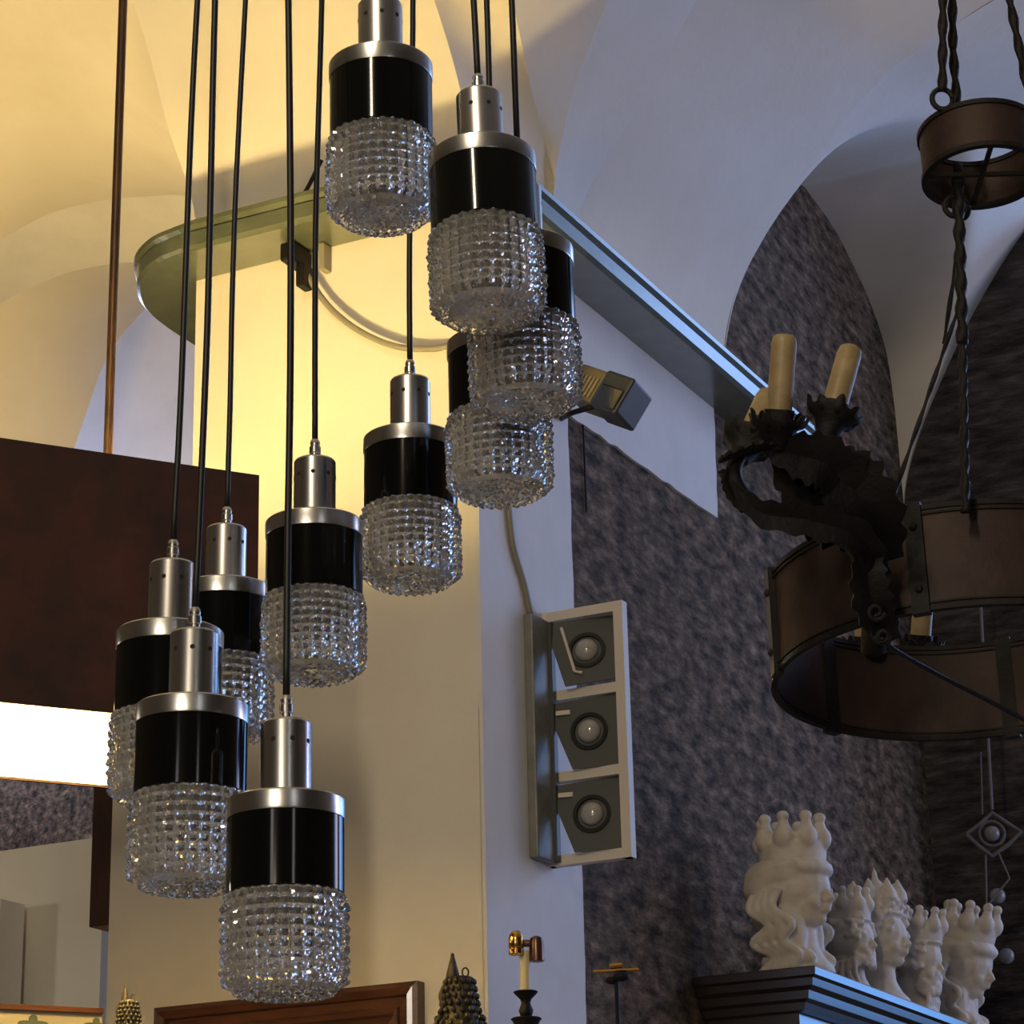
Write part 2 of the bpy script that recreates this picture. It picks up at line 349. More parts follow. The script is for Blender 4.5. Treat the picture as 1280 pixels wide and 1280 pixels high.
bm = nb(); box(bm, (-7, 4.6, 4.9), (-.31, 4.75, 8)); struct('wall_left_bay_upper', bm, M_white, mw=ROOM)
bm = nb(); box(bm, (-7, 4.6, 0), (-.31, 4.75, 4.9)); struct('wall_left_bay', bm, M_stucco, mw=ROOM)

# ============================================================ PENDANT CASCADE
GR = .0595      # collar radius
def glass_bm():
    gr = random.Random(11); jit = {}
    def J(a, b): return jit.setdefault((a, b), gr.uniform(.70, 1.12))
    bm = nb(); nu, sub = 32, 4; n = nu * sub
    H = .103; Ro = .0600; amp = .0060
    def bumpf(x): return abs(sin(pi * x)) ** .8
    def tri(x): return 1 - abs((x % 1) * 2 - 1)
    rows = []
    rowsN = 9; rs = rowsN * sub
    # outer side
    for j in range(rs + 1):
        v = j / sub; z = -H * j / rs * .93; ring = []
        for i in range(n):
            a = 2 * pi * i / n; st = J(int((i / sub) % nu), int(v)) * amp * min(.8, 1.25 * tri(i / sub) * tri(v)) / .8
            neck = min(1, j / 4) ; R = Ro - .006 * (1 - neck) - .0 + st
            R -= .006 * max(0, (j - rs + 4) / 4) ** 2
            ring.append((R * cos(a), R * sin(a), z))
        rows.append(ring)
    # bottom, studded, towards the centre
    zb = -H * .93; steps = 20
    for k in range(1, steps + 1):
        f = k / steps; R0 = (Ro - .006) * (1 - f) + .0004; dz = -.0055 * (1 - (1 - f) ** 2) ; ring = []
        m = max(6, round(nu * (1 - f)))
        for i in range(n):
            a = 2 * pi * i / n; st = .006 * bumpf(f * steps / 4) * bumpf(i * m / n)
            ring.append((R0 * cos(a), R0 * sin(a), zb + dz - st))
        rows.append(ring)
    # inner, back up
    th = .0065
    for k in range(8, -1, -1):
        f = k / 8; R0 = (Ro - .006 - th) * (1 - f) + .0004
        rows.append([(R0 * cos(2 * pi * i / n), R0 * sin(2 * pi * i / n), zb + th * .7) for i in range(n)])
    for k in range(1, 9):
        f = k / 8; w = [gr.uniform(-.0009, .0009) for _ in range(n // 3 + 1)]
        rows.append([((Ro - th - .002 + w[i // 3]) * cos(2 * pi * i / n), (Ro - th - .002 + w[i // 3]) * sin(2 * pi * i / n), (zb + th * .9) * (1 - f)) for i in range(n)])
    V = [[bm.verts.new(p) for p in r] for r in rows]; K = len(V)
    split = rs + steps
    for a in range(K):
        A, B = V[a], V[(a + 1) % K]
        if a == split:   # centre caps
            bm.faces.new(A[::-1]); bm.faces.new(B); continue
        for i in range(n): bm.faces.new((A[i], A[(i + 1) % n], B[(i + 1) % n], B[i]))
    return bm
# local origin: underside of the chrome ring = top of the black collar
def make_pendant():
    root = empty('pendant_lamp', Matrix())
    b = nb(); lathe(b, [(GR + .0005, 0), (GR + .001, .002), (GR + .001, .019), (GR - .001, .021), (.034, .0245), (.030, .026), (.0285, .028)], 64); obj('cap_ring', b, M_brushed, root, True, 30)
    b = nb(); lathe(b, [(.026, .027), (.026, .100), (.0245, .1025), (.008, .1035)], 48); nk = obj('lamp_neck', b, M_brushed, root, True, 30)
    b = nb()
    for k in range(8):
        a = 2 * pi * k / 8 + .35
        lathe(b, [(.0026, .0), (.0026, .0006)], 12, Matrix.Rotation(a, 4, 'Z') @ Matrix.Translation((.0256, 0, .080)) @ Matrix.Rotation(pi / 2, 4, 'Y'))
    obj('vent_hole', b, M_dark_hole, nk)['kind'] = 'stuff'
    b = nb(); lathe(b, [(.0068, .103), (.0068, .107), (.0058, .108), (.0058, .112), (.0072, .113), (.0072, .121), (.006, .1225), (.006, .126), (.0065, .1265), (.0055, .130), (.004, .1315)], 20); obj('cable_gland', b, M_brushed, root, True, 30)
    b = nb(); lathe(b, [(GR, -.0005), (GR, -.0755), (GR - .002, -.0765), (GR - .004, -.0755), (GR - .004, -.0005)], 72, closed=True); lathe(b, [(GR - .003, -.002), (GR - .003, -.001)], 48)
    obj('collar', b, M_black, root, True, 30)
    g = obj('glass_shade', glass_bm(), M_glass, root, True, 12); g.location = (0, 0, -.0735); g.data.materials
    b = nb(); lathe(b, [(.017, -.002), (.017, -.080), (.015, -.083), (.010, -.084)], 32); obj('lamp_socket', b, M_socket, root, True, 40)
    return root
def children_copy(src, root):
    for ch in list(src.children):
        if ch.name.startswith('cord'): continue
        c = ch.copy(); COL.objects.link(c); c.parent = root; c.matrix_parent_inverse = Matrix()
        for g in ch.children:
            d = g.copy(); COL.objects.link(d); d.parent = c; d.matrix_parent_inverse = Matrix()
# collar-top centre pixel, apparent collar width, cord pixel at the frame's top, label
PEND = [   # near-rim pixel of the collar top, collar width, cord pixel at the frame's top
    ((357, 1010), 147, (361, 0), 'lowest and nearest pendant lamp, clear studded glass under a black collar and brushed metal cap'),
    ((240, 889), 140, (272, 0), 'second lowest pendant lamp, studded glass and black collar, overlapping the leftmost pendant'),
    ((212, 794), 132, (250, 0), 'leftmost pendant lamp, its glass half over the bright end of the box shade'),
    ((281, 738), 117, (306, 0), 'pendant lamp hanging behind and between the two lower left pendants, over the dark shade edge'),
    ((393, 654), 121, (400, 0), 'middle left pendant lamp hanging alone in front of the yellow pillar face'),
    ((513, 547), 116, (513, 0), 'middle pendant lamp hanging directly below the topmost one, left of the overlapping pair'),
    ((621, 425), 123, (605, 0), 'pendant lamp whose cap hides behind the studded glass of the one above it'),
    ((652, 306), 129, (637, 0), 'rightmost pendant lamp, its studded glass beside the small floodlight on the wall'),
    ((603, 188), 134, (591, 0), 'second highest pendant lamp, with a short cord visible, right of the topmost'),
    ((476, 71), 128, (470, -340), 'topmost pendant lamp, its metal neck cut by the top of the picture'),
]
proto = None
for k, ((px, py), wd, cpx, lab) in enumerate(PEND):
    zc = FPX * 2 * GR / wd                     # depth along the view axis
    P = CAM + ray(px, py) * zc; el = math.asin(ray(px, py).normalized().z); P = CAM + ray(px, py + wd / 2 * sin(el)) * zc
    top = CAM + ray(*cpx) * ((P.y - CAM.y + .02) / ray(*cpx).y)
    if k == 9: top = P + Vector((-.01, 0, .9))
    if proto is None: root = proto = make_pendant()
    else:
        root = bpy.data.objects.new('pendant_lamp', None); COL.objects.link(root); root.empty_display_size = .05; children_copy(proto, root)
    g0 = P + Vector((0, 0, .13))
    axis = (top - g0).normalized(); axis = (axis * .35 + UZ * .65).normalized()
    q = UZ.rotation_difference(axis)
    root.matrix_world = Matrix.Translation(P) @ q.to_matrix().to_4x4() @ Matrix.Rotation(.5 * k, 4, 'Z')
    tag(root, lab, 'lamp', 'pendant lamps in the hanging cascade')
    # cord in the lamp's own frame
    inv = (Matrix.Translation(P) @ q.to_matrix().to_4x4() @ Matrix.Rotation(.5 * k, 4, 'Z')).inverted()
    g0 = P + axis * .129
    d = (top - g0); n = d.normalized(); end = g0 + n * (4.75 - g0.z) / n.z
    side = n.orthogonal().normalized(); pts = []
    seg = 14
    for i in range(seg + 1):
        f = i / seg; w = .0035 * sin(3.1 * f * pi + k) * min(1, f * 6)
        pts.append(inv @ (g0.lerp(end, f) + r0 * w))
    b = nb(); tube(b, spline(pts, 4), .0038, 10); obj('cord', b, M_cord, root, True)

# ============================================================ BIG HANGING LAMP (dark box shade, left)
vdir = Vector((sin(radians(63)), cos(radians(63)), 0)); ndir = Vector((-vdir.y, vdir.x, 0))
PR = atY(318, 595, 5.0); ztop = 3.456; zbot = 2.905
SM = Matrix(((vdir.x, ndir.x, 0, PR.x), (vdir.y, ndir.y, 0, PR.y), (0, 0, 1, 0), (0, 0, 0, 1)))  # x along front face (0 = right corner), y depth
lamp = empty('box_lamp', SM @ Matrix.Translation((-.35, .3, zbot)))
tag(lamp, 'large dark rust-brown box lamp shade hung on a bronze rod, glowing underneath', 'lamp')
Lx, Ly, th = -.75, .62, .008; H = ztop - zbot
LI = Matrix.Translation((.35, -.3, 0))
def lpart(name, lo, hi, m):
    b = nb(); box(b, lo, hi, LI); return obj(name, b, m, lamp)
for nm, lo, hi in (('shade_panel', (Lx, -th, 0), (0, 0, H)), ('shade_panel', (Lx, Ly, 0), (0, Ly + th, H)), ('shade_panel', (0, -th, 0), (th, Ly + th, H)), ('shade_panel', (Lx - th, -th, 0), (Lx, Ly + th, H))):
    lpart(nm, lo, hi, M_shade)
e = .002
for lo, hi in (((Lx + .004, .001, .004), (-.004, .003, H - .004)), ((Lx + .004, Ly - .003, .004), (-.004, Ly - .001, H - .004)), ((-.003, .004, .004), (-.001, Ly - .004, H - .004)), ((Lx + .001, .004, .004), (Lx + .003, Ly - .004, H - .004))):
    lpart('shade_lining', lo, hi, M_shade_in)
lpart('cross_bar', (Lx, Ly / 2 - .008, H * .55), (0, Ly / 2 + .008, H * .55 + .016), M_rod)
for q in ((-.2, .3), (-.5, .3)):
    b = nb(); ell(b, (q[0], q[1], .30), (.04, .04, .045), LI); obj('bulb', b, M_bulbglow, lamp, True)
# rod
rt = on = None
rb = onp(135, 575, SM @ Vector((0, Ly / 2, 0)), ndir); linv = lamp.matrix_world.inverted()
rl = SM.inverted() @ rb
b = nb(); x_ = rl.x + .35
tube(b, [(x_, 0.012, H * .55), (x_, .012, 2.6)], .0105, 14); obj('lamp_rod', b, M_rod, lamp, True, 40)

# narrow dark wall box lamp on the pillar's side
zb2 = ST(on_lit(110, 1158, 0))[2]; w2, d2, h2 = .062, .10, .62
NI = Matrix()
nl = empty('wall_box_lamp', ROOM @ Matrix.Translation((-1.10 - w2 - .004, 0.01, zb2))); tag(nl, 'narrow dark upright box lamp fixed to the pillar side, its open lower end faintly lit', 'lamp')
for lo, hi in (((0, 0, 0), (w2, .004, h2)), ((0, d2, 0), (w2, d2 + .004, h2)), ((-.004, 0, 0), (0, d2 + .004, h2)), ((w2, 0, 0), (w2 + .004, d2 + .004, h2))):
    b = nb(); box(b, lo, hi, NI); obj('shade_panel', b, M_shade, nl)
b = nb(); box(b, (.002, d2 - .004, .01), (w2 - .002, d2 - .001, h2 - .05), NI); obj('shade_lining', b, M_shade_in, nl)
b = nb(); ell(b, (w2 / 2, d2 / 2, .09), (.016, .016, .02), NI); obj('bulb', b, mat('dim_bulb', (1, .9, .7), .5, emit=(1, .78, .45), es=30), nl, True)
b = nb(); box(b, (0, 0, h2 - .008), (w2, d2, h2 - .002), NI); obj('shade_cap', b, M_shade, nl)

# ============================================================ LEFT PARTITIONS
tb = 1.6
b = nb(); box(b, (-3.2, tb, 0), (-2.30, tb + .5, 3.436)); o = obj('white_cupboard', b, M_board, mw=ROOM); tag(o, 'large plain white cupboard side at lower left, behind the narrow lamp', 'cupboard')
zl = 2.885
PL = on_lit(8, 1125, 1.45); sl, _, zz = ST(PL)
b = nb(); box(b, (-3.2, 1.42, 0), (sl, 1.55, zz)); o = obj('white_screen', b, M_white, mw=ROOM); tag(o, 'white screen panel at the left picture edge, in front of the cupboard', 'panel')
Q2 = atY(128, 1261, 5.9)
PM2 = Matrix(((vdir.x, ndir.x, 0, Q2.x), (vdir.y, ndir.y, 0, Q2.y), (0, 0, 1, 0), (0, 0, 0, 1)))
pn = empty('painted_panel', PM2 @ Matrix.Translation((-.3, 0, 0))); tag(pn, 'beige painted panel with dark green motifs and a brown top rail, bottom left corner', 'panel')
off = Matrix.Translation((.3, 0, 0)); z1 = Q2.z
b = nb(); box(b, (-.62, 0, 0), (0, .02, z1 - .012), off); obj('board', b, M_tile, pn)
b = nb(); box(b, (-.62, -.01, z1 - .012), (0, .025, z1), off); obj('top_rail', b, M_frame, pn)
for px, py, r in ((41, 1279, .036), (120, 1281, .03)):
    q_ = PM2.inverted() @ onp(px, py, Q2, ndir); b = nb(); poly = []
    for k in range(32):
        a = 2 * pi * k / 32; rr = r * (.7 + .3 * cos(4 * a)); poly.append((min(-.002, q_.x + rr * cos(a)), -.0035, q_.z + rr * .55 * sin(a)))
    prism(b, poly, (0, .004, 0), off); obj('motif', b, M_motif, pn)

# ============================================================ FIXTURES ON THE PILLAR
# conduit hose: from the ledge, looping over the lit face, round the corner and down to the spotlight rail
pts = []
for x, y, o_ in ((372, 312, .03), (385, 345, .035), (412, 384, .035), (450, 414, .035), (495, 433, .035), (540, 436, .03), (575, 430, .03)):
    pts.append(onp(x, y, W(0, -o_, 0), UR))
pts += [W(.015, -.035, 4.15), W(.04, .03, 4.11)]
for x, y, o_ in ((619, 500, .03), (626, 550, .02), (634, 620, .018), (641, 680, .018), (655, 730, .018), (663, 768, .018)):
    pts.append(on_long(x, y, o_))
b = nb(); tube(b, spline(pts, 8), .0085, 12); o = obj('cable_conduit', b, M_hose, None, True); tag(o, 'grey flexible conduit looping from the ledge across the pillar to the spotlight rail', 'conduit')
# dark bracket under the ledge and iron hook above it
b = nb(); c = onp(364, 312, W(0, -.06, 0), UR); sc = Vector(ST(c))
box(b, (sc.x - .012, -.10, 4.50), (sc.x + .03, -.0, 4.553), bev=.006); box(b, (sc.x + .02, -.07, 4.43), (sc.x + .045, -.02, 4.5), bev=.005)
o = obj('cable_clamp', b, M_iron, mw=ROOM); tag(o, 'small dark clamp under the ledge holding the conduit end', 'clamp')
c = Vector(ST(onp(406, 318, W(0, -.02, 0), UR)))
b = nb(); box(b, (c.x - .009, -.04, c.z - .05), (c.x + .009, .0, 4.558), bev=.003); o = obj('conduit_clip', b, M_hose, mw=ROOM); tag(o, 'pale upright clip under the ledge beside the dark clamp', 'clip')
b = nb(); tube(b, [onp(372, 258, W(0, -.12, 0), UR), onp(388, 228, W(0, -.10, 0), UR), onp(402, 200, W(0, -.10, 0), UR)], .006, 10)
o = obj('iron_hook', b, M_iron, None, True); tag(o, 'short dark iron rod slanting up from the ledge top', 'rod')

# triple spotlight panel standing out from the pillar's side face
sp = empty('spotlight_panel', ROOM @ Matrix.Translation((0.01, .33, 2.9))); tag(sp, 'upright three-way spotlight fixture in a cream frame beside the pillar', 'lamp')
ra = Vector(ST(on_long(652, 770, .01))); rb_ = Vector(ST(on_long(690, 1085, .01)))
SO = Matrix.Translation((-.01, -.33, -2.9))
zt, zb_ = 3.505, 2.865
b = nb(); box(b, (.01, .235, zb_), (.036, .365, zt), SO, bev=.004); obj('mounting_rail', b, M_greymetal, sp)
b = nb(); box(b, (.036, .325, zb_ + .005), (.046, .345, zt - .005), SO); obj('rail_groove', b, M_slate, sp)
tF = .345
s_l = ST(onp(676, 800, W(0, tF, 0), UR))[0]; s_r = ST(onp(779, 800, W(0, tF, 0), UR))[0]
zT = ST(onp(775, 750, W(0, tF, 0), UR))[2]; zB = ST(onp(787, 1071, W(0, tF, 0), UR))[2]
fw = .026
b = nb()
box(b, (s_l, tF, zB), (s_l + fw * .7, tF + .03, zT), SO); box(b, (s_r - fw, tF, zB), (s_r, tF + .03, zT), SO)
for k in range(4):
    z_ = zB + (zT - zB - fw) * k / 3; box(b, (s_l + .002, tF + .001, z_), (s_r - .002, tF + .029, z_ + fw), SO)
bmesh.ops.transform(b, matrix=Matrix(), verts=b.verts)
obj('frame', b, M_cream, sp)
cell = (zT - zB - fw) / 3; cs = (s_l + s_r) / 2 + .004
for k, (ty, tz, tx) in enumerate(((-14, 3, 6), (-12, 2, 4), (-6, 8, 10))):
    zc_ = zB + fw + (cell - fw) / 2 + cell * k
    hw, hh = (s_r - s_l) / 2 - .014, (cell - fw) / 2 + .004
    R = Matrix.Rotation(radians(tz + 6), 4, 'Z') @ Matrix.Rotation(radians(-tx), 4, 'X')
    PM = SO @ Matrix.Translation((cs, tF - .002, zc_)) @ R
    b = nb(); poly = [(-hw * 1.05, 0, hh * .84), (hw * .93, 0, hh * .98), (hw * .93, 0, -hh * .95), (-hw * .35, 0, -hh * .98)]
    if k == 2: poly = [(-hw, 0, hh * .9), (hw * .93, 0, hh * .98), (hw * .93, 0, -hh * .85), (-hw * .45, 0, -hh * .98)]
    prism(b, poly, (0, .004, 0), PM)
    # round housing behind, ring in front
    RX = Matrix.Rotation(pi / 2, 4, 'X')
    pl = obj('gimbal_plate', b, M_slate, sp)
    b = nb(); lathe(b, [(.050, .001), (.050, .006), (.040, .006), (.036, -.012), (.010, -.03), (.0, -.03)], 32, PM @ Matrix.Translation((.01, 0, 0)) @ RX, cap=False); obj('reflector', b, M_reflector, pl, True, 30)
    b = nb(); ell(b, (.01, -.004, 0), (.031, .022, .031), PM, u=24, v=14); obj('spot_bulb', b, M_bulb, pl, True)
    b = nb(); box(b, (-hw * .75, -.008, hh * .50), (-hw * .38, -.001, hh * .62), PM)
    if k == 2:
        b.free(); b = nb(); tube(b, [PM @ Vector(p) for p in ((-hw * .55, -.005, hh * .7), (-hw * .2, -.005, -hh * .6), (hw * .0, -.005, -hh * .66))], .0045, 8)
    obj('bright_clip', b, M_cream, pl)

# small floodlight on an arm under the ledge
fc = on_long(763, 493, .20)
FL = Matrix.Translation(fc) @ Matrix.Rotation(radians(-34), 4, 'Z') @ Matrix.Rotation(radians(30), 4, 'Y') @ Matrix.Rotation(radians(-12), 4, 'X')
fl = empty('floodlight', FL); tag(fl, 'small boxy floodlight with vented olive side, under the ledge beside the rightmost pendant', 'lamp')
b = nb(); box(b, (-.105, -.045, -.055), (-.01, .06, .045), bev=.008); obj('rear_housing', b, M_olive, fl)
b = nb(); box(b, (-.012, -.05, -.06), (.085, .065, .05), bev=.008); obj('front_housing', b, M_flood, fl)
b = nb(); box(b, (.0, -.056, -.058), (.078, -.049, .005), bev=.004); obj('lens_window', b, M_lens, fl)
for k in range(6):
    b = nb(); box(b, (-.092 + k * .013, -.050, -.045), (-.086 + k * .013, -.044, .015)); obj('vent_slat', b, M_vent, fl)
b = nb(); inv = FL.inverted(); tube(b, [inv @ (fc + US * -.0 - UR * .02 - UZ * .03), inv @ on_long(715, 516, .10), inv @ on_long(700, 524, .0)], .008, 8); obj('mounting_arm', b, M_iron, fl, True)
pts = [on_long(728, 520, .006), on_long(730, 560, .006), on_long(733, 640, .006)]
b = nb(); tube(b, pts, .003, 8); o = obj('hanging_wire', b, M_iron); tag(o, 'thin dark wire running down the stucco below the floodlight', 'wire')

# ============================================================ PICTURE FRAME, FINIALS, CANDLE LAMP
zf = 2.541; sL, sR = -.925, -.162
pf = empty('picture_frame', ROOM @ Matrix.Translation(((sL + sR) / 2, -.02, zf))); tag(pf, 'stepped mahogany frame hanging low on the yellow pillar face', 'picture frame')
FO = Matrix.Translation((-(sL + sR) / 2, .02, -zf)); wF = .105; zlow = 1.75
b = nb(); prof = [(0, .0), (0, -.035), (.012, -.04), (.03, -.034), (.034, -.026), (.055, -.024), (.06, -.03), (.072, -.028), (.078, -.018), (.098, -.014), (.105, -.006), (.105, 0)]
cor = [(sL, zf, 1, -1), (sR, zf, -1, -1), (sR, zlow, -1, 1), (sL, zlow, 1, 1)]; rg = []
for x, z, dx, dz in cor: rg.append([b.verts.new((x + dx * p, d - .0015, z + dz * p)) for p, d in prof])
for i in range(4):
    A, B = rg[i], rg[(i + 1) % 4]
    for j in range(len(prof)): b.faces.new((A[j], A[(j + 1) % len(prof)], B[(j + 1) % len(prof)], B[j]))
bmesh.ops.transform(b, matrix=FO, verts=b.verts); obj('frame', b, M_frame, pf)
b = nb(); box(b, (sL + .1, -.008, zlow + .1), (sR - .1, -.002, zf - .1), FO); obj('canvas', b, M_mirror, pf)

def finial(px, py, wpx, label, mir=1):
    D = 5.6; P = atY(px, py, D); sc_ = D / FPX * 1.02; h = .055 * wpx / 35
    M = Matrix.Translation(P) @ Matrix.Diagonal((wpx * sc_ / 1.0, wpx * sc_ / 1.0, wpx * sc_ / 1.0, 1))
    r = empty('bronze_ornament', Matrix.Translation(P - UZ * wpx * sc_ * 2.2)); tag(r, label, 'ornament', 'bronze ornaments beside the framed picture')
    M = Matrix.Translation(UZ * wpx * sc_ * 2.2) @ Matrix.Diagonal((wpx * sc_,) * 3 + (1,))
    b = nb(); lathe(b, [(.03, 0), (.08, -.18), (.14, -.42), (.16, -.56), (.12, -.62)], 16, M @ Matrix.Translation((-.15 * mir, 0, 0))); ell(b, (-.15 * mir, 0, -.02), (.045, .045, .06), M); obj('spire', b, M_bronze, r, True, 40)
    b = nb(); lathe(b, [(.24, -.50), (.30, -.52), (.33, -.8), (.36, -1.15), (.42, -1.5), (.58, -1.75), (.6, -1.78), (.5, -1.8), (.5, -2.2)], 24, M)
    for ring in range(7):
        z = -.62 - ring * .16; R = .32 + .03 * ring + (.05 if ring > 4 else 0)
        for k in range(14):
            a = 2 * pi * k / 14 + ring * .2; ell(b, (R * cos(a), R * sin(a), z), (.06, .06, .075), M, u=8, v=6)
    obj('body', b, M_bronze, r, True)
    b = nb(); pts = [M @ Vector((.13 * mir + .07 * cos(a), 0, -.40 + .10 * sin(a))) for a in [2 * pi * k / 14 for k in range(15)]]
    tube(b, pts, .02 * wpx * sc_, 8); obj('loop', b, M_bronze, r, True)
    b = nb()
    pts = [M @ Vector(p) for p in ((-.25 * mir, -.1, -.55), (-.42 * mir, -.1, -.9), (-.38 * mir, -.1, -1.2), (-.55 * mir, -.1, -1.55), (-.6 * mir, -.1, -1.8))]
    tube(b, spline(pts, 6), lambda f: (.055 - .02 * f) * wpx * sc_, 8); obj('scroll', b, M_bronze, r, True)
finial(574, 1193, 55, 'larger bronze openwork ornament with a spire, right of the mahogany frame')
finial(162, 1233, 33, 'smaller bronze openwork ornament with a spire, left of the mahogany frame')

cD = 5.45; cp = atY(657, 1240, cD); k_ = cD / FPX
cl = empty('candle_lamp', Matrix.Translation(cp - UZ * .45)); tag(cl, 'candlestick lamp with cream sleeve and two brass sockets against the white pillar edge', 'lamp')
CM = Matrix.Translation((0, 0, .45))
b = nb(); lathe(b, [(.0115, 0), (.0115, .088)], 20, CM); obj('candle_sleeve', b, mat('pale_candle_sleeve', (.75, .66, .42), .4), cl, True, 40)
b = nb(); lathe(b, [(.008, -.055), (.013, -.05), (.016, -.04), (.012, -.03), (.010, -.024), (.012, -.016), (.024, -.004), (.027, 0), (.024, .002), (.01, .002)], 28, CM); obj('cup', b, M_iron, cl, True, 40)
b = nb(); lathe(b, [(.006, -.45), (.09, -.45), (.085, -.43), (.02, -.40), (.012, -.3), (.018, -.24), (.011, -.2), (.012, -.1), (.03, -.062), (.034, -.058), (.03, -.055), (.008, -.054)], 28, CM); obj('stem', b, M_iron, cl, True, 40)
b = nb(); lathe(b, [(.014, 0), (.0165, .002), (.0165, .012), (.0145, .014), (.0165, .017), (.0165, .034), (.014, .045), (.008, .052), (.0, .054)], 24, CM @ Matrix.Translation((-.018, -.012, .078))); obj('socket', b, M_brass, cl, True, 40)['label'] = 'bright brass socket'
b = nb(); lathe(b, [(.011, -.012), (.0165, -.010), (.0165, .028), (.013, .04), (.006, .044)], 24, CM @ Matrix.Translation((.026, .0, .076)))
lathe(b, [(.008, 0), (.008, .04)], 14, CM @ Matrix.Translation((-.012, 0, .105)) @ Matrix.Rotation(pi / 2, 4, 'Y')); obj('socket', b, M_brownmetal, cl, True, 40)['label'] = 'dark brown socket'

# distant brass swing arm lamp in front of the stucco
bp_ = on_long(770, 1214, .25)
bl = empty('brass_reading_lamp', Matrix.Translation(bp_ - UZ * .5)); tag(bl, 'slender lamp with a thin horizontal brass arm low in front of the dark stucco', 'lamp')
b = nb(); tube(b, [Vector((-.055, 0, .5)), Vector((.055, .0, .503))], .0045, 8); tube(b, [Vector((-.015, 0, .512)), Vector((.015, .0, .515))], .007, 8); obj('arm', b, M_brass, bl)
b = nb(); tube(b, [Vector((0, 0, -.2)), Vector((0, 0, .49))], .0055, 8); ell(b, (.012, -.01, .485), (.02, .015, .012)); ell(b, (-.012, 0, .478), (.016, .012, .01)); obj('post', b, M_iron, bl)

# ============================================================ CABINET AND HEADS
cs0, ct0, cz = .375, 1.255, 2.70
cb = empty('dark_cabinet', ROOM @ Matrix.Translation((cs0 / 2, 2.2, 0))); tag(cb, 'tall dark varnished cabinet with moulded cornice, lower right, carrying the white heads', 'cabinet')
KO = Matrix.Translation((-cs0 / 2, -2.2, 0)); te = 3.45
b = nb(); prevr = []
for g, z in ((-.075, cz - .115), (-.06, cz - .11), (-.055, cz - .09), (-.04, cz - .082), (-.036, cz - .060), (-.018, cz - .05), (-.014, cz - .03), (-.002, cz - .024), (0, cz - .004), (-.004, cz)):
    prevr.append([b.verts.new(p) for p in ((.004, ct0 - g, z), (cs0 + g, ct0 - g, z), (cs0 + g, te, z), (.004, te, z))])
for A, B in zip(prevr, prevr[1:]):
    for i in range(4): b.faces.new((A[i], A[(i + 1) % 4], B[(i + 1) % 4], B[i]))
b.faces.new(prevr[0][::-1]); b.faces.new(prevr[-1])
bmesh.ops.transform(b, matrix=KO, verts=b.verts); obj('cornice', b, M_varnish, cb)
b = nb(); box(b, (.004, ct0 + .08, 0), (cs0 - .085, te - .05, cz - .113), KO); obj('body', b, M_varnish, cb)
for a_, c_ in ((ct0 + .09, 1.9), (1.92, 2.55), (2.57, 3.2)):
    b = nb(); box(b, (cs0 - .085, a_, .1), (cs0 - .07, c_, cz - .15), KO, bev=.003); box(b, (cs0 - .07, a_, .1), (cs0 - .062, a_ + .07, cz - .15), KO); box(b, (cs0 - .07, c_ - .07, .1), (cs0 - .062, c_, cz - .15), KO); box(b, (cs0 - .07, a_, cz - .22), (cs0 - .062, c_, cz - .15), KO)
    obj('door', b, M_varnish, cb)

